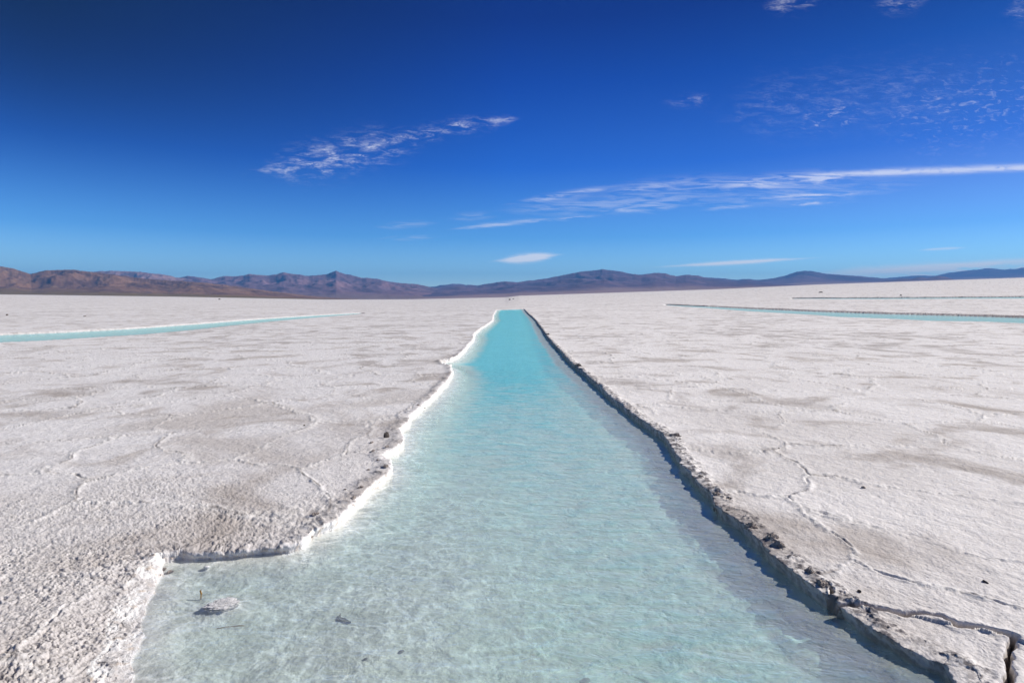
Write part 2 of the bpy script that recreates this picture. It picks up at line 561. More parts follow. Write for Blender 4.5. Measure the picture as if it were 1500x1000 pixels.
# slab slightly tipped towards the water
a0, b0 = CRACKS[0][0][0], CRACKS[0][0][-1]
side = (b0[0] - a0[0]) * (Y - a0[1]) - (b0[1] - a0[1]) * (X - a0[0])
slabm = (side < 0) * (X > 1.0) * (Rr < 6) * (s > 0.0) * (X < b0[0])
zz -= slabm * 0.012
z = z + zz
# overhang of the lip
band = np.exp(-((s - 0.9 * steep) / (0.8 * steep)) ** 2) * (s > 0) - 0.7 * np.exp(-((s - 0.0) / 0.025) ** 2)
oh = np.where(which == 0, 0.022, 0.0) * (1 - 0.9 * beach) * (0.5 + 1.6 * np.clip(0.5 + lump * 2.0, 0, 1.2))
front_bank = (which == 0) * sst(nrm[:, 1], 0.55, 0.9) * (Y < 6)
oh = oh + (0.043 - oh) * front_bank
wr = (which == 0) * (s > -0.02) * (s < 0.13) * (0.018 + 0.012 * beach) * sst(s, -0.01, 0.03) * np.where(Rr < 20, 1, 0)
wn = np.zeros(N)
q_ = np.where(wr > 0)[0]
wn[q_] = fbm(X[q_] * 19 + zz[q_] * 60, Y[q_] * 19 - zz[q_] * 50, 4, 121, 0.62)
sh_ = band * oh + wr * wn
X2 = X - nrm[:, 0] * sh_
Y2 = Y - nrm[:, 1] * sh_


def grid_mesh(name, vx, vy, vz, faces, mats, attrs):
    me = bpy.data.meshes.new(name)
    nv = len(vx)
    me.vertices.add(nv)
    co = np.empty(nv * 3, np.float32)
    co[0::3], co[1::3], co[2::3] = vx, vy, vz
    me.vertices.foreach_set('co', co)
    nf = len(faces)
    me.loops.add(nf * 4)
    me.loops.foreach_set('vertex_index', faces.astype(np.int32).ravel())
    me.polygons.add(nf)
    me.polygons.foreach_set('loop_start', np.arange(0, nf * 4, 4, dtype=np.int32))
    me.polygons.foreach_set('loop_total', np.full(nf, 4, np.int32))
    me.polygons.foreach_set('use_smooth', np.ones(nf, bool))
    me.update(calc_edges=True)
    for an, av in attrs.items():
        at = me.attributes.new(an, 'FLOAT', 'POINT')
        at.data.foreach_set('value', av.astype(np.float32))
    me.materials.append(mats)
    o = bpy.data.objects.new(name, me)
    col.objects.link(o)
    return o


def quads(nr, nc, wrap):
    i = np.arange(nr - 1)[:, None]
    j = np.arange(nc if wrap else nc - 1)[None, :]
    j2 = (j + 1) % nc
    a = i * nc + j; b = i * nc + j2; c = (i + 1) * nc + j2; d = (i + 1) * nc + j
    return np.stack([a, b, c, d], -1).reshape(-1, 4)


def new_mat(name):
    m = bpy.data.materials.new(name)
    m.use_nodes = True
    t = NT(m.node_tree)
    t.n.clear()
    out = t.node('ShaderNodeOutputMaterial')
    return m, t, out


def principled(t, out, color, rough=0.8, spec=0.3, normal=None):
    b = t.node('ShaderNodeBsdfPrincipled')
    t._in(b.inputs['Base Color'], color)
    t._in(b.inputs['Roughness'], rough)
    b.inputs['Specular IOR Level'].default_value = spec
    if normal is not None:
        t.l.new(normal, b.inputs['Normal'])
    t.l.new(b.outputs[0], out.inputs[0])
    return b


def bump(t, h, dist, strength=1.0, nrm_=None):
    b = t.node('ShaderNodeBump')
    t._in(b.inputs['Height'], h)
    t._in(b.inputs['Distance'], dist)
    t._in(b.inputs['Strength'], strength)
    if nrm_ is not None:
        t.l.new(nrm_, b.inputs['Normal'])
    return b.outputs[0]


# salt crust material
salt, t, out = new_mat('salt_crust')
pos = t.node('ShaderNodeNewGeometry').outputs['Position']
px_, py_, pz_ = t.sep(pos)
flat = t.xyz(px_, py_, 0.0)
patch = t.noise(flat, 0.8, 5, 0.55, 0.8)
patch2 = t.noise(flat, 0.11, 4, 0.5, 0.6)
patch3 = t.noise(flat, 2.6, 5, 0.6, 0.3)
speck = t.noise(pos, 60, 4, 0.65)
grain = t.noise(pos, 16, 5, 0.65)
rdg, wal, bed, rgh, crkA, nearA = (t.attr(a) for a in ('ridge', 'wall', 'bed', 'rough', 'crack', 'near'))
damp = t.ss(t.m('ADD', t.m('MULTIPLY', patch, 0.75), t.m('MULTIPLY', patch2, 0.25)), 0.46, 0.63)
damp = t.m('MULTIPLY', damp, t.ss(patch3, 0.25, 0.6, 0.55, 1.0))
broad = t.m('MULTIPLY', t.ss(t.noise(flat, 0.42, 4, 0.55, 0.5), 0.46, 0.62), t.m('MULTIPLY', t.ss(py_, 16.0, 7.0), t.ss(px_, 0.5, -1.2, 0.45, 1.0)))
damp = t.m('MAXIMUM', damp, t.m('MULTIPLY', broad, 0.62))
leftish = t.ss(px_, 1.0, -3.0)
c0 = t.mix(leftish, (0.87, 0.83, 0.80), (0.71, 0.69, 0.69))
c1 = t.mix(t.ss(grain, 0.3, 0.7), c0, (0.84, 0.815, 0.80))
dampc = t.mix(t.ss(patch2, 0.4, 0.6), (0.43, 0.375, 0.33), (0.38, 0.34, 0.315))
c2 = t.mix(t.m('MULTIPLY', damp, 0.85), c1, dampc)
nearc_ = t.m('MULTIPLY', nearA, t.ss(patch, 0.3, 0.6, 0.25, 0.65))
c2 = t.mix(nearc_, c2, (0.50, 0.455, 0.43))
c3 = t.mix(t.m('MULTIPLY', rdg, 0.55), c2, (0.80, 0.78, 0.76))
c3 = t.mix(t.m('MULTIPLY', t.attr('hair'), 0.7), c3, (0.27, 0.235, 0.22))
dirt_shade = t.m('MULTIPLY', t.ss(speck, 0.58, 0.72), t.ss(grain, 0.45, 0.6))
dirt_shade = t.m('MULTIPLY', dirt_shade, t.lin(rgh, 0, 1, 0.22, 0.6))
dirt_shade = t.m('MAXIMUM', dirt_shade, t.m('MULTIPLY', t.m('MULTIPLY', t.attr('rim'), t.ss(grain, 0.44, 0.56)), 0.9))  # dirt on the lips; also paints the shade of the far right banks
dirt_shade = t.m('MAXIMUM', dirt_shade, t.m('MULTIPLY', t.attr('pit'), t.lin(rgh, 0, 1, 0.12, 0.62)))
c4 = t.mix(dirt_shade, c3, (0.17, 0.155, 0.16))
c4 = t.mix(t.m('MULTIPLY', wal, 0.9), c4, t.mix(t.attr('shaded_face'), t.mix(t.ss(grain, 0.5, 0.68), (0.80, 0.79, 0.78), (0.58, 0.49, 0.41)), t.mix(t.ss(grain, 0.4, 0.6), (0.56, 0.51, 0.51), (0.33, 0.28, 0.26))))  # sunlit walls painted pale, walls turned from the sun painted darker as shade
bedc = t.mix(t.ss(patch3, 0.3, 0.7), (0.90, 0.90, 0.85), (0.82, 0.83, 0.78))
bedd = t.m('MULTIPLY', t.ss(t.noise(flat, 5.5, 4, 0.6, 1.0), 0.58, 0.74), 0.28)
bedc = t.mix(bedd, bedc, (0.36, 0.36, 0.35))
# ripple-focused light painted into the bed colour as a small net of pale threads
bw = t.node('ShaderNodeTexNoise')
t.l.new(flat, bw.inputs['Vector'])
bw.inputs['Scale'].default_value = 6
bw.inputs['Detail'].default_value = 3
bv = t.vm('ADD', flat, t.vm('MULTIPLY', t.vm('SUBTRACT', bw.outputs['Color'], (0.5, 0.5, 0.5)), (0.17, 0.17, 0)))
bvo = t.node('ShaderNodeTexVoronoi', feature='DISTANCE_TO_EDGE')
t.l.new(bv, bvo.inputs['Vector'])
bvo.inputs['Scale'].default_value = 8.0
caustic_net = t.m('POWER', t.ss(bvo.outputs['Distance'], 0.16, 0.0), 1.4)
caustic_net = t.m('MULTIPLY', caustic_net, t.ss(t.noise(flat, 2.7, 2, 0.5), 0.34, 0.56, 0.15, 1.0))
bedc = t.mix(caustic_net, t.vm('MULTIPLY', bedc, (0.86, 0.86, 0.86)), (0.98, 0.98, 0.96))
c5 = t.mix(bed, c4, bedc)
c6 = t.mix(crkA, c5, (0.30, 0.235, 0.19))
hh = t.m('ADD', t.m('MULTIPLY', grain, 1.0), t.m('MULTIPLY', speck, 0.35))
dist_ = t.node('ShaderNodeCameraData').outputs['View Distance']
mid = t.noise(flat, 5.0, 6, 0.62, 0.4)
nb = bump(t, mid, 0.05, 0.55)
nb = bump(t, hh, 0.010, 0.9, nb)
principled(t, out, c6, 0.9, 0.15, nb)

faces = quads(NR, NC, True)[:, ::-1]
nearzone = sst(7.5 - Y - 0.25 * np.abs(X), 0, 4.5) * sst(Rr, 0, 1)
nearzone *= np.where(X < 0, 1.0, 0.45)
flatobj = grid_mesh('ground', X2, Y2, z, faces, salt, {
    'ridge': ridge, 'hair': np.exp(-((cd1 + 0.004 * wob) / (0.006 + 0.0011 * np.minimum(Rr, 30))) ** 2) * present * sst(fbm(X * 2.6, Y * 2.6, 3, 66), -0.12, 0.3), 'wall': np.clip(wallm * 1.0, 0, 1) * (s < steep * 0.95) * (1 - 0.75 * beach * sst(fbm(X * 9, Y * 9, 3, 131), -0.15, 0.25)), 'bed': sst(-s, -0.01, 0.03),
    'rough': roughL, 'pit': pit, 'shaded_face': np.where(nrm[:, 0] > 0.25, 1.0, 0.45 * front_bank), 'rim': np.clip(rim * (0.45 + 3.0 * lump) * (0.5 + rside) + 1.2 * heap, 0, 1), 'crack': crk, 'near': nearzone})
flatobj['kind'] = 'structure'

# ------------------------------------------------------------------ water
wat, t, out = new_mat('channel_water')
pos = t.node('ShaderNodeNewGeometry').outputs['Position']
px_, py_, pz_ = t.sep(pos)
flat = t.xyz(px_, py_, 0.0)
dpt = t.attr('depth')
# ripples: long low wavelets running across the channel
w1 = t.noise(t.vm('MULTIPLY', flat, (2.2, 5.0, 1)), 1.5, 4, 0.6, 0.4)
w2 = t.noise(t.vm('MULTIPLY', flat, (8.0, 13.0, 1)), 1.3, 3, 0.55, 0.9)
nb = bump(t, w1, 0.018, 1.0)
nb = bump(t, w2, 0.006, 1.0, nb)
fres = t.node('ShaderNodeFresnel')
fres.inputs['IOR'].default_value = 1.33
t.l.new(nb, fres.inputs['Normal'])
gl = t.node('ShaderNodeBsdfGlossy')
gl.inputs['Roughness'].default_value = 0.06
gl.inputs['Color'].default_value = (1, 1, 1, 1)
t.l.new(nb, gl.inputs['Normal'])
# ripple caustics painted as a net of bright threads into the transmission colour
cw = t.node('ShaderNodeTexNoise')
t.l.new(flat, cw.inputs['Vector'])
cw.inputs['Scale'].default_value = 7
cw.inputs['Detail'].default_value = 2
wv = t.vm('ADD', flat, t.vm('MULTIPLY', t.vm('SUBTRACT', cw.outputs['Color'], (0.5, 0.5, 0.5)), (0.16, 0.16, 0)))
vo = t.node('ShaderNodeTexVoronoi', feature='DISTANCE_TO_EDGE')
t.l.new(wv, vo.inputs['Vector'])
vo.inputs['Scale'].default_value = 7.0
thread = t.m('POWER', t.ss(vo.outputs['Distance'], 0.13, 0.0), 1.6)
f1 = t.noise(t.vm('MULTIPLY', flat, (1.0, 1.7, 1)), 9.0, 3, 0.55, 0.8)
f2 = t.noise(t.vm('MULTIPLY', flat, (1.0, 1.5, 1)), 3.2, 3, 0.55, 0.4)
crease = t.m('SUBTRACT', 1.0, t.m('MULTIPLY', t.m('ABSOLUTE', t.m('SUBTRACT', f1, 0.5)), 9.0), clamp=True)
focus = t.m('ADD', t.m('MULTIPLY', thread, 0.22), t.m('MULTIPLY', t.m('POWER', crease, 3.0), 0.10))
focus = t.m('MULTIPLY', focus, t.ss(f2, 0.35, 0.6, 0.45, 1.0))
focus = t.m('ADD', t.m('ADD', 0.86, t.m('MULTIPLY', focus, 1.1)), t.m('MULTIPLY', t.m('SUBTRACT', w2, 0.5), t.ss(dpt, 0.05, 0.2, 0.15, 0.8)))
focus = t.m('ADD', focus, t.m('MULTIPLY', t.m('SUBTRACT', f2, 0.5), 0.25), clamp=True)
# absorption over the real thickness
geo = t.node('ShaderNodeNewGeometry')
dot = t.node('ShaderNodeVectorMath', operation='DOT_PRODUCT')
t.l.new(geo.outputs['Incoming'], dot.inputs[0])
t.l.new(geo.outputs['True Normal'], dot.inputs[1])
ci = t.m('ABSOLUTE', dot.outputs['Value'])
s2 = t.m('DIVIDE', t.m('SUBTRACT', 1.0, t.m('MULTIPLY', ci, ci)), 1.77)
ct = t.m('SQRT', t.m('SUBTRACT', 1.0, s2))
path = t.m('DIVIDE', dpt, ct)
def ex(k):
    return t.m('EXPONENT', t.m('MULTIPLY', path, -k))
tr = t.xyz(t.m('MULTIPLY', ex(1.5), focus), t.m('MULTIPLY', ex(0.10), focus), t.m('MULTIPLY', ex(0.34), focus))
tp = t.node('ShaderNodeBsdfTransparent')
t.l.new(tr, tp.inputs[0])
milk = t.m('SUBTRACT', 1.0, ex(2.9))
df = t.node('ShaderNodeBsdfDiffuse')
mc = t.mix(t.ss(t.m('ADD', dpt, t.m('MULTIPLY', t.m('SUBTRACT', w1, 0.5), 0.25)), 0.08, 0.36), (0.86, 0.92, 0.86), (0.21, 0.70, 0.78))
t.l.new(mc, df.inputs['Color'])
nd = bump(t, w1, 0.03, 1.0)
nd = bump(t, w2, 0.012, 1.0, nd)
t.l.new(nd, df.inputs['Normal'])
m1 = t.node('ShaderNodeMixShader')
t.l.new(milk, m1.inputs[0]); t.l.new(tp.outputs[0], m1.inputs[1]); t.l.new(df.outputs[0], m1.inputs[2])
m2 = t.node('ShaderNodeMixShader')
t.l.new(t.m('MULTIPLY', fres.outputs[0], 0.23), m2.inputs[0]); t.l.new(m1.outputs[0], m2.inputs[1]); t.l.new(gl.outputs[0], m2.inputs[2])
t.l.new(m2.outputs[0], out.inputs[0])

depth = np.maximum(depth, np.clip(np.array(LEVELS + [WATER])[which] - zz, 0.002, 0.02) * (s > 0))
fs = s[faces] < np.where(which[faces] == 0, 0.16, 0.035)
for k in range(4):
    msk = (fs.all(1)) & (which[faces] == k).all(1)
    ff = faces[msk]
    if not len(ff): continue
    u, inv = np.unique(ff, return_inverse=True)
    wo_ = grid_mesh('water', X[u], Y[u], swell(X[u], Y[u]) + LEVELS[k], inv.reshape(-1, 4), wat, {'depth': depth[u]})
    wo_['kind'] = 'structure'

# ------------------------------------------------------------------ mountains
def hill_mat(name, cols, scale):
    m, t, out = new_mat(name)
    pos = t.node('ShaderNodeNewGeometry').outputs['Position']
    n1 = t.noise(pos, 1.0 / scale, 6, 0.62, 0.8)
    n2 = t.noise(pos, 6.0 / scale, 5, 0.6)
    hgt = t.attr('height')
    c = t.mix(t.ss(n1, 0.38, 0.62), cols[0], cols[1])
    c = t.mix(t.m('MULTIPLY', t.ss(n2, 0.5, 0.7), 0.5), c, cols[2])
    c = t.mix(t.ss(t.m('ADD', hgt, t.m('MULTIPLY', t.m('SUBTRACT', n1, 0.5), 0.25)), 0.22, 0.04), c, cols[3])
    nb = bump(t, t.m('ADD', n2, n1), scale * 0.03, 0.5)
    principled(t, out, c, 0.95, 0.05, nb)
    return m


def range_mesh(name, crest, r0, rc, back, mat, gully, seed, rough=0.3, foot=None):
    cp = np.array(crest, float)
    dirs = [pix_dir(a, b) for a, b in crest]
    ta = np.array([d[0] / d[1] for d in dirs])
    te = np.array([d[2] / d[1] for d in dirs])
    n = max(120, int((ta[-1] - ta[0]) * F / 0.9))
    tt = np.linspace(ta[0], ta[-1], n)
    el = np.interp(tt, ta, te)
    wob_ = fbm(tt * F / 9, tt * 0 + seed, 3, seed) * 0.9 + fbm(tt * F / 2.5, tt * 0 + seed, 2, seed + 5) * 0.35
    mt = 64
    tv = np.concatenate([np.linspace(0, 1, mt), 1 + np.linspace(0, 1, 14)[1:]])
    T, TT = np.meshgrid(tv, tt, indexing='ij')
    EL = np.meshgrid(tv, el, indexing='ij')[1]
    WB = np.meshgrid(tv, wob_, indexing='ij')[1]
    depthy = np.where(T <= 1, r0 + (rc - r0) * T, rc + back * (T - 1))
    gx, gy = depthy * TT, depthy
    base = swell(gx, gy)
    crestz = CAM_Z + rc * EL
    cb = swell(rc * TT, np.full_like(TT, rc))
    amp = np.maximum(crestz - cb, 0) + 1.0
    amp = amp + WB * np.clip(T, 0, 1) ** 5 * rc / F * np.clip(amp / (rc / F * 10), 0, 1)
    prof = np.where(T <= 1, 0.22 * T + 0.78 * np.clip((T - 0.12) / 0.88, 0, 1) ** 1.35, 1 - sst(T, 1.0, 2.0) * 1.0)
    ga, gb = (gx * 0.83 + gy * 0.56) / gully, (gy * 0.83 - gx * 0.56) / gully
    rd = ridged(ga / 1.3, gb / 2.0, 4, seed, 0.5)
    rd2 = ridged(ga * 2.1, gb * 1.3, 3, seed + 9, 0.5)
    mid_ = np.clip(T * (1 - T) * 4, 0, 1) ** 0.7 * (T < 1)
    hgt = prof * (1 + mid_ * ((rd - 0.62) * 0.85 + (rd2 - 0.62) * rough * 0.6))
    # nothing in front may stand above the crest line seen from the plain
    cap = depthy / rc * 0.97
    hgt = np.where(T < 0.97, np.minimum(hgt, cap), hgt)
    endf = np.clip(np.minimum(TT - tt[0], tt[-1] - TT) * F / 8, 0, 1)
    zt = base + np.maximum(hgt, 0) * amp * endf - (1 - endf) * 3 - (T == 0) * 6 - (T == 2) * 6
    o = grid_mesh(name, gx.ravel(), gy.ravel(), zt.ravel(), quads(len(tv), n, False), mat,
                  {'height': (np.clip(hgt, 0, 1)).ravel()})
    o['kind'] = 'structure'
    return o


brown = hill_mat('brown_hill', [(0.26, 0.145, 0.085), (0.15, 0.083, 0.055), (0.30, 0.20, 0.115), (0.21, 0.145, 0.05)], 700)
pink = hill_mat('pink_hill', [(0.36, 0.22, 0.19), (0.28, 0.165, 0.15), (0.38, 0.25, 0.2), (0.28, 0.19, 0.14)], 700)
purple = hill_mat('purple_mountain', [(0.25, 0.145, 0.16), (0.16, 0.10, 0.125), (0.29, 0.18, 0.17), (0.25, 0.17, 0.15)], 1200)
dark = hill_mat('dark_mountain', [(0.19, 0.115, 0.15), (0.11, 0.075, 0.11), (0.25, 0.165, 0.17), (0.34, 0.23, 0.21)], 1400)

range_mesh('hills', [(-260, 400), (-180, 392), (-100, 386), (-40, 388), (0, 390), (18, 393), (45, 401.5), (70, 396), (105, 395), (125, 397.5), (150, 400),
                     (180, 404), (210, 408), (250, 411), (300, 414), (350, 420), (400, 427), (450, 433), (490, 436.5), (530, 438)],
           4100, 6500, 2000, brown, 520, 11, 0.45)
range_mesh('hills', [(100, 410), (125, 399), (160, 396.5), (200, 398), (240, 402.5), (262, 407), (300, 411), (340, 420), (380, 430)],
           8600, 11500, 2500, pink, 700, 23, 0.3)
range_mesh('mountains', [(200, 425), (240, 412), (262, 407), (275, 404), (290, 406), (310, 409), (330, 404), (345, 405), (365, 402), (390, 403.5), (405, 402),
                         (415, 398.5), (428, 401.5), (440, 402.5), (452, 404.5), (465, 403), (478, 402), (492, 396.5), (503, 401), (515, 403), (530, 407),
                         (550, 408.5), (570, 412.5), (590, 415), (610, 416), (628, 420), (650, 426), (700, 432), (760, 437)],
           7000, 12000, 3000, purple, 1100, 37, 0.5)
range_mesh('mountains', [(600, 424), (628, 420.5), (650, 417.5), (665, 415.5), (690, 417.5), (720, 420), (760, 426)],
           14000, 17000, 2500, dark, 1500, 43, 0.4)
range_mesh('mountains', [(540, 438.5), (565, 435), (590, 430), (612, 425), (640, 420.5), (670, 418), (700, 418), (715, 415.5), (740, 412), (757, 413.5), (775, 411),
                         (800, 408), (830, 402), (850, 398), (870, 396), (885, 394.5), (900, 396.5), (920, 400.5), (940, 402.5), (960, 399.5), (975, 400.5),
                         (990, 404.5), (1005, 402.5), (1020, 403.5), (1035, 407.5), (1060, 410), (1080, 412), (1095, 410), (1110, 412), (1150, 416), (1200, 419)],
           6500, 13000, 3000, dark, 1300, 53, 0.5)
range_mesh('mountains', [(1000, 408), (1030, 406), (1055, 407.5), (1080, 410), (1095, 408.5), (1110, 410), (1130, 408), (1150, 404), (1163, 399), (1178, 396.5), (1192, 397.5),
                         (1210, 401), (1240, 403), (1270, 405.5), (1300, 408), (1340, 412), (1380, 415)],
           11000, 15500, 2500, dark, 1900, 67, 0.45)
range_mesh('mountains', [(1280, 416), (1300, 410.5), (1320, 408), (1335, 408.5), (1345, 406), (1358, 407.5), (1375, 404), (1385, 405.5), (1397, 409), (1405, 411), (1412, 409.5), (1425, 412)],
           9500, 11500, 1200, dark, 700, 71, 0.6)
range_mesh('mountains', [(1240, 412), (1290, 408), (1320, 405.5), (1345, 403.5), (1370, 404), (1390, 399.5), (1410, 397), (1430, 395), (1450, 392.5), (1470, 395), (1485, 394),
                         (1500, 392), (1540, 394), (1600, 398), (1700, 404)],
           17000, 20500, 2500, dark, 2200, 83, 0.4)

# desert floor beyond the salt, under the mountains
dr = np.geomspace(3900, 26800, 40)
da = np.linspace(0, 2 * math.pi, 361)[:-1]
da = np.sort(np.concatenate([da, np.linspace(-0.8, 0.8, 400) % (2 * math.pi)]))
G1, G2 = np.meshgrid(dr, da, indexing='ij')
gx, gy = (G1 * np.sin(G2)).ravel(), (G1 * np.cos(G2)).ravel()
des, t, out = new_mat('desert_floor')
pos = t.node('ShaderNodeNewGeometry').outputs['Position']
n1 = t.noise(pos, 0.002, 5, 0.6)
principled(t, out, t.mix(n1, (0.20, 0.14, 0.07), (0.27, 0.20, 0.12)), 0.95, 0.05)
des_o = grid_mesh('terrain', gx, gy, swell(gx, gy) - 2.5 - 0.0 * gx, quads(len(dr), len(da), True)[:, ::-1], des, {})
des_o['kind'] = 'structure'

# ------------------------------------------------------------------ small things
def blob(name, size, seed, mat, pts=None, sub=4, rough=0.25, angular=0.0):
    """lumpy stone: icosphere pushed about by noise, flattened underneath"""
    import bmesh
    bm = bmesh.new()
    bmesh.ops.create_icosphere(bm, subdivisions=sub, radius=1.0)
    rng = random.Random(seed)
    planes = []
    for _ in range(9):
        v = np.array([rng.gauss(0, 1), rng.gauss(0, 1), rng.gauss(0, 0.8)])
        planes.append((v / np.linalg.norm(v), rng.uniform(0.55, 0.85)))
    co = np.array([v.co[:] for v in bm.verts])
    for n_, d_ in planes:
        dp = co @ n_
        over = np.maximum(dp - d_, 0)
        co = co - angular * over[:, None] * n_[None, :]
    nz = fbm(co[:, 0] * 1.4 + seed, co[:, 1] * 1.4 + co[:, 2] * 1.1, 4, seed, 0.62) + 0.5 * fbm(co[:, 2] * 5 + seed, co[:, 1] * 5 + co[:, 0] * 3, 3, seed + 3)
    co = co * (1 + rough * nz)[:, None]
    co[:, 2] = np.where(co[:, 2] < 0, co[:, 2] * 0.45, co[:, 2])
    co = co * np.array(size)
    for v, c in zip(bm.verts, co): v.co = c
    for f_ in bm.faces: f_.smooth = angular < 0.5
    me = bpy.data.meshes.new(name)
    bm.to_mesh(me); bm.free()
    me.materials.append(mat)
    o = bpy.data.objects.new(name, me)
    col.objects.link(o)
    return o


def tag(o, label, cat, group=None):
    o['label'] = label; o['category'] = cat
    if group: o['group'] = group


def stone_mat(name, a, b, scale=18):
    m, t, out = new_mat(name)
    tcn = t.node('ShaderNodeTexCoord').outputs['Object']
    n1 = t.noise(tcn, scale, 5, 0.65)
    n2 = t.noise(tcn, scale * 4, 4, 0.65)
    c = t.mix(t.ss(n1, 0.35, 0.65), a, b)
    nb = bump(t, t.m('ADD', n1, t.m('MULTIPLY', n2, 0.4)), 0.012, 0.8)
    principled(t, out, c, 0.9, 0.15, nb)
    return m


dirty = stone_mat('dirty_salt', (0.50, 0.44, 0.39), (0.24, 0.20, 0.18), 22)
clean = stone_mat('wet_salt', (0.92, 0.91, 0.90), (0.72, 0.71, 0.72), 26)
darkst = stone_mat('dark_stone', (0.085, 0.075, 0.07), (0.16, 0.13, 0.11), 30)
greyst = stone_mat('grey_flake', (0.20, 0.20, 0.20), (0.30, 0.30, 0.29), 30)
wood = stone_mat('dry_wood', (0.42, 0.24, 0.06), (0.26, 0.14, 0.04), 60)


def zground(x, y):
    """height of the built ground near a point"""
    k = np.argmin((X2 - x) ** 2 + (Y2 - y) ** 2)
    return float(z[k])


def place(o, px, py, lift=0.0, zref=0.0, rz=0.0):
    x, y = ground_at(px, py, zref)
    o.location = (x, y, zground(x, y) + lift)
    o.rotation_euler = (0, 0, rz)
    return o


# white salt clump breaking the shallow water near the left corner
o = place(blob('salt_clump', (0.085, 0.070, 1.0), 5, clean, sub=5, rough=0.45), 326, 884, 0.0, WATER, 0.4)
o.scale.z = max(WATER - o.location.z, 0.004) * 0.8 + 0.014
tag(o, 'low white salt clump breaking the shallow water near the left corner of the channel', 'salt clump')
o = place(blob('salt_pebble', (0.020, 0.014, 0.012), 8, clean, sub=3), 303, 829, 0.012, WATER, 0.2)
tag(o, 'small pale salt pebble just below the undercut left bank', 'pebble')

import bmesh
def tube(name, pts, rads, mat, seg=8):
    bm = bmesh.new()
    rings = []
    for i, (p, r_) in enumerate(zip(pts, rads)):
        a = np.array(pts[min(i + 1, len(pts) - 1)]) - np.array(pts[max(i - 1, 0)])
        a = a / np.linalg.norm(a)
        up = np.array([0, 0, 1.0]) if abs(a[2]) < 0.9 else np.array([1.0, 0, 0])
        u_ = np.cross(a, up); u_ /= np.linalg.norm(u_)
        v_ = np.cross(a, u_)
        rings.append([bm.verts.new(np.array(p) + r_ * (math.cos(q) * u_ + math.sin(q) * v_)) for q in np.linspace(0, 2 * math.pi, seg, endpoint=False)])
    for A, B in zip(rings[:-1], rings[1:]):
        for i in range(seg):
            bm.faces.new((A[i], A[(i + 1) % seg], B[(i + 1) % seg], B[i]))
    bm.faces.new(rings[0][::-1]); bm.faces.new(rings[-1])
    bmesh.ops.recalc_face_normals(bm, faces=bm.faces)
    for f_ in bm.faces: f_.smooth = True
    me = bpy.data.meshes.new(name)
    bm.to_mesh(me); bm.free()
    me.materials.append(mat)
    ob = bpy.data.objects.new(name, me)
    col.objects.link(ob)
    return ob


tw = tube('twig', [(0, 0, -0.012), (0.001, 0, 0.008), (0.003, 0.001, 0.018), (0.001, 0, 0.028), (-0.001, 0, 0.038), (0.003, 0, 0.046)],
          [0.0035, 0.004, 0.0055, 0.0042, 0.005, 0.002], wood)
place(tw, 294, 869, 0.015, WATER)
tag(tw, 'short orange brown twig standing upright in the shallows beside the white salt clump', 'twig')
tw = tube('twig', [(-0.07, 0, 0.004), (-0.03, 0.006, 0.006), (0.0, 0.004, 0.006), (0.04, 0.008, 0.006), (0.065, 0.007, 0.004)],
          [0.0015, 0.0022, 0.0026, 0.003, 0.0016], wood)
place(tw, 338, 908, 0.006, WATER, 0.15)
tag(tw, 'thin straw coloured twig lying on the channel bed before the white salt clump', 'twig')


def flake(name, outline, th, mat, seed):
    bm = bmesh.new()
    a = [bm.verts.new((x, y, th / 2 + 0.006 * math.sin(7 * x / 0.05 + seed))) for x, y in outline]
    b = [bm.verts.new((x * 0.95, y * 0.95, -th / 2)) for x, y in outline]
    bm.faces.new(a); bm.faces.new(b[::-1])
    n_ = len(a)
    for i in range(n_):
        bm.faces.new((a[i], b[i], b[(i + 1) % n_], a[(i + 1) % n_]))
    bmesh.ops.recalc_face_normals(bm, faces=bm.faces)
    me = bpy.data.meshes.new(name)
    bm.to_mesh(me); bm.free()
    me.materials.append(mat)
    ob = bpy.data.objects.new(name, me)
    col.objects.link(ob)
    return ob


fl = flake('crust_flake', [(-0.058, 0.022), (-0.052, 0.004), (-0.036, -0.012), (-0.01, -0.022), (0.02, -0.026), (0.05, -0.032), (0.028, -0.012), (0.0, -0.002), (-0.03, 0.008), (-0.044, 0.024), (-0.05, 0.05)], 0.008, greyst, 1)
place(fl, 506, 902, 0.010, WATER - 0.03, -0.1)
fl.scale = (0.85, 0.85, 0.85)
fl.rotation_euler = (0.06, 0.03, -0.1)
tag(fl, 'pointed grey crust flake lying under clear water left of the channel middle', 'crust flake')
for px, py, sz, lab in ((588, 963, (0.022, 0.014, 0.008), 'small dark grey stone under clear water nearest the bottom of the photo'),
                        (857, 985, (0.030, 0.020, 0.010), 'dark grey stone under the water at the bottom of the photo, right of the middle'),
                        (536, 976, (0.012, 0.009, 0.006), 'tiny dark stone on the channel bed left of the small grey stone')):
    o = place(blob('submerged_stone', sz, int(px), greyst, sub=3, angular=0.8), px, py, 0.004, WATER - 0.08, 0.5)
    tag(o, lab, 'stone')

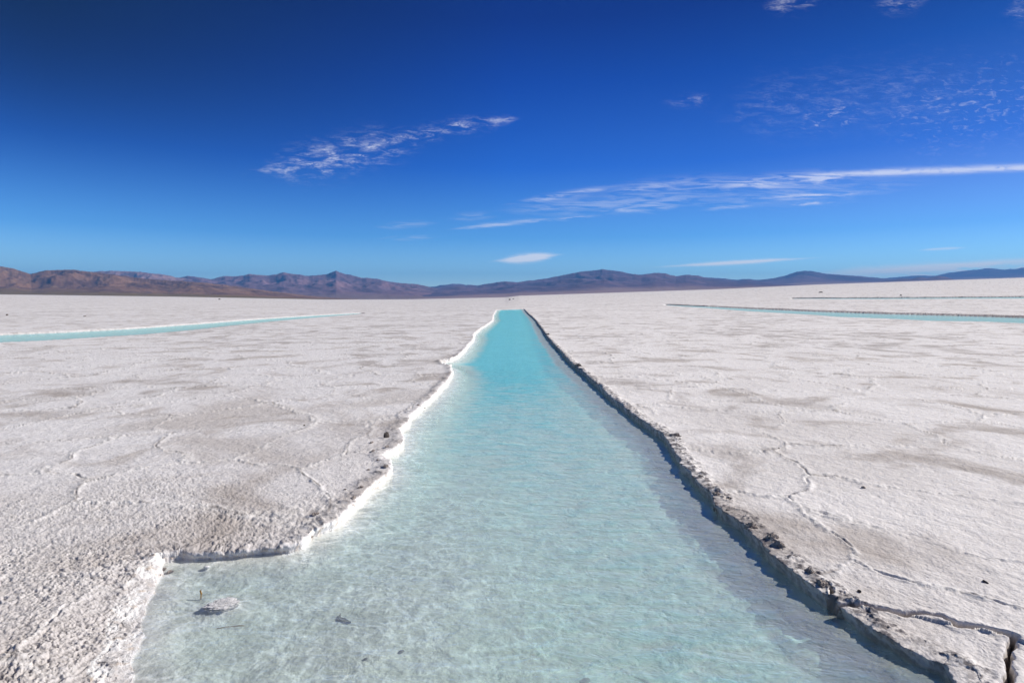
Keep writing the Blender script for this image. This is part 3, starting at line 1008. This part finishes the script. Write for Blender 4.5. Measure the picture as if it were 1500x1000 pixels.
LOOSE = [
    (1265, 715, (0.020, 0.014, 0.016), 'lone black stone lying on the pale crust right of the channel'),
    (1443, 852, (0.018, 0.011, 0.010), 'flat black stone on the crust above the cracked slab at the right'),
    (1141, 657, (0.010, 0.008, 0.008), 'tiny dark stone on the right crust farther up from the lone black stone'),
    (1259, 866, (0.014, 0.010, 0.010), 'small dark stone just above the crack of the broken salt slab'),
    (566, 641, (0.035, 0.020, 0.062), 'upright dark stone standing on the left lip of the channel'),
    (545, 649, (0.030, 0.018, 0.020), 'small pale block beside the upright dark stone on the left lip'),
    (446, 624, (0.013, 0.012, 0.012), 'tiny dark stone on the left crust farther back than the upright stone'),
]
for px, py, sz, lab in LOOSE:
    mat = dirty if 'pale' in lab else darkst
    o = place(blob('stone', sz, int(px + py), mat, sub=3, angular=0.9, rough=0.3), px, py, sz[2] * 0.25, 0.0, px * 0.7)
    tag(o, lab, 'stone')

# crusty lumps broken loose along the right lip
RL = [(800, 490), (806, 498), (815, 507), (822, 513), (828, 521), (836, 529), (844, 536), (850, 541), (858, 550), (878, 565), (884, 571), (905, 589),
      (972, 636), (985, 635), (994, 641), (1001, 652), (996, 660), (1018, 692), (1026, 697), (1034, 706), (1049, 722), (1062, 726), (1066, 744), (1082, 756),
      (1098, 768), (1120, 783), (1131, 790), (1146, 802), (1158, 812), (1170, 823), (1183, 834), (1196, 846), (1205, 853)]
rng = random.Random(12)
protos = []
for k in range(5):
    protos.append(blob('salt_lump', (0.050, 0.036, 0.030), 60 + k, dirty, sub=4, rough=0.8, angular=0.5))
for i, (px, py) in enumerate(RL[::2] + [(1131, 790), (1126, 786), (989, 637), (1140, 797)]):
    o = protos[i] if i < 5 else protos[i % 5].copy()
    if i >= 5: col.objects.link(o)
    x, y = ground_at(px + rng.uniform(0, 3), py, 0.02)
    sc = rng.choice([0.25, 0.35, 0.5, 0.6, 0.9, 1.1]) * (0.8 if y < 6 else min(1.0 + y / 25, 2.4))
    sc = sc if py not in (783, 790, 635) else sc * 1.5
    o.location = (x, y, zground(x, y) - 0.004)
    o.scale = (sc, sc * rng.uniform(0.8, 1.2), sc * rng.uniform(0.7, 1.2))
    o.rotation_euler = (rng.uniform(-.3, .3), rng.uniform(-.3, .3), rng.uniform(0, 6.28))
    tag(o, 'brownish crusty salt lump on the shadowed right lip of the main channel', 'salt lump', 'crusty salt lumps along the right lip of the main channel')
LL = [(540, 686), (565, 684), (528, 714), (505, 716), (518, 729), (462, 753), (456, 772), (553, 673), (546, 661), (567, 656), (622, 590), (612, 594), (240, 815), (246, 820)]
for i, (px, py) in enumerate(LL):
    o = protos[i % 5].copy(); col.objects.link(o)
    x, y = ground_at(px, py, 0.01)
    sc = rng.uniform(0.3, 0.6)
    o.location = (x, y, zground(x, y) + 0.003)
    o.scale = (sc, sc, sc * 0.8)
    o.rotation_euler = (rng.uniform(-.3, .3), rng.uniform(-.3, .3), rng.uniform(0, 6.28))
    tag(o, 'small brownish salt lump on the sunlit left lip of the main channel', 'salt lump', 'small salt lumps along the left lip of the main channel')

FAR = [
    (746.5, 439.2, (0.9, 0.7, 0.5), 'dark block far off beyond the end of the main channel, the left one'),
    (752, 438.2, (1.0, 0.7, 0.35), 'dark block far off beyond the end of the main channel, the right one'),
    (825, 432.9, (1.6, 0.8, 0.35), 'low dark mound on the far salt edge below the middle mountains'),
    (321.5, 438.8, (0.9, 0.8, 0.8), 'dark block far off on the salt in front of the brown hills'),
    (10, 461.8, (0.12, 0.10, 0.12), 'lone dark stone on the white salt at the far left edge of the photo'),
    (1319.5, 433.2, (0.35, 0.3, 0.35), 'small dark stone behind the dark far right bank'),
    (1202, 428.6, (1.2, 0.9, 0.4), 'low dark mound on the far salt above the start of the dark far right bank'),
    (124, 463.5, (0.16, 0.1, 0.06), 'flat dark stone on the salt beyond the left channel'),
]
for px, py, sz, lab in FAR:
    o = place(blob('rock', sz, int(px), darkst, sub=3, angular=0.9, rough=0.3), px, py, sz[2] * 0.2, 0.0, px)
    tag(o, lab, 'rock')
# ------------------------------------------------------------------ air between the camera and the mountains
def box(name, lo, hi, mat):
    bm = bmesh.new()
    bmesh.ops.create_cube(bm, size=1)
    for v in bm.verts:
        v.co = [(l + h_) / 2 + c * (h_ - l) for c, l, h_ in zip(v.co, lo, hi)]
    me = bpy.data.meshes.new(name)
    bm.to_mesh(me); bm.free()
    me.materials.append(mat)
    ob = bpy.data.objects.new(name, me)
    col.objects.link(ob)
    return ob


hz, t, out = new_mat('air')
pv = t.node('ShaderNodeVolumePrincipled')
pv.inputs['Color'].default_value = (0.115, 0.42, 0.97, 1)
pv.inputs['Density'].default_value = 0.000055
pv.inputs['Anisotropy'].default_value = 0.0
t.l.new(pv.outputs[0], out.inputs['Volume'])
hb = box('haze', (-27500, -27500, -12), (27500, 27500, 1280), hz)
hb['kind'] = 'stuff'
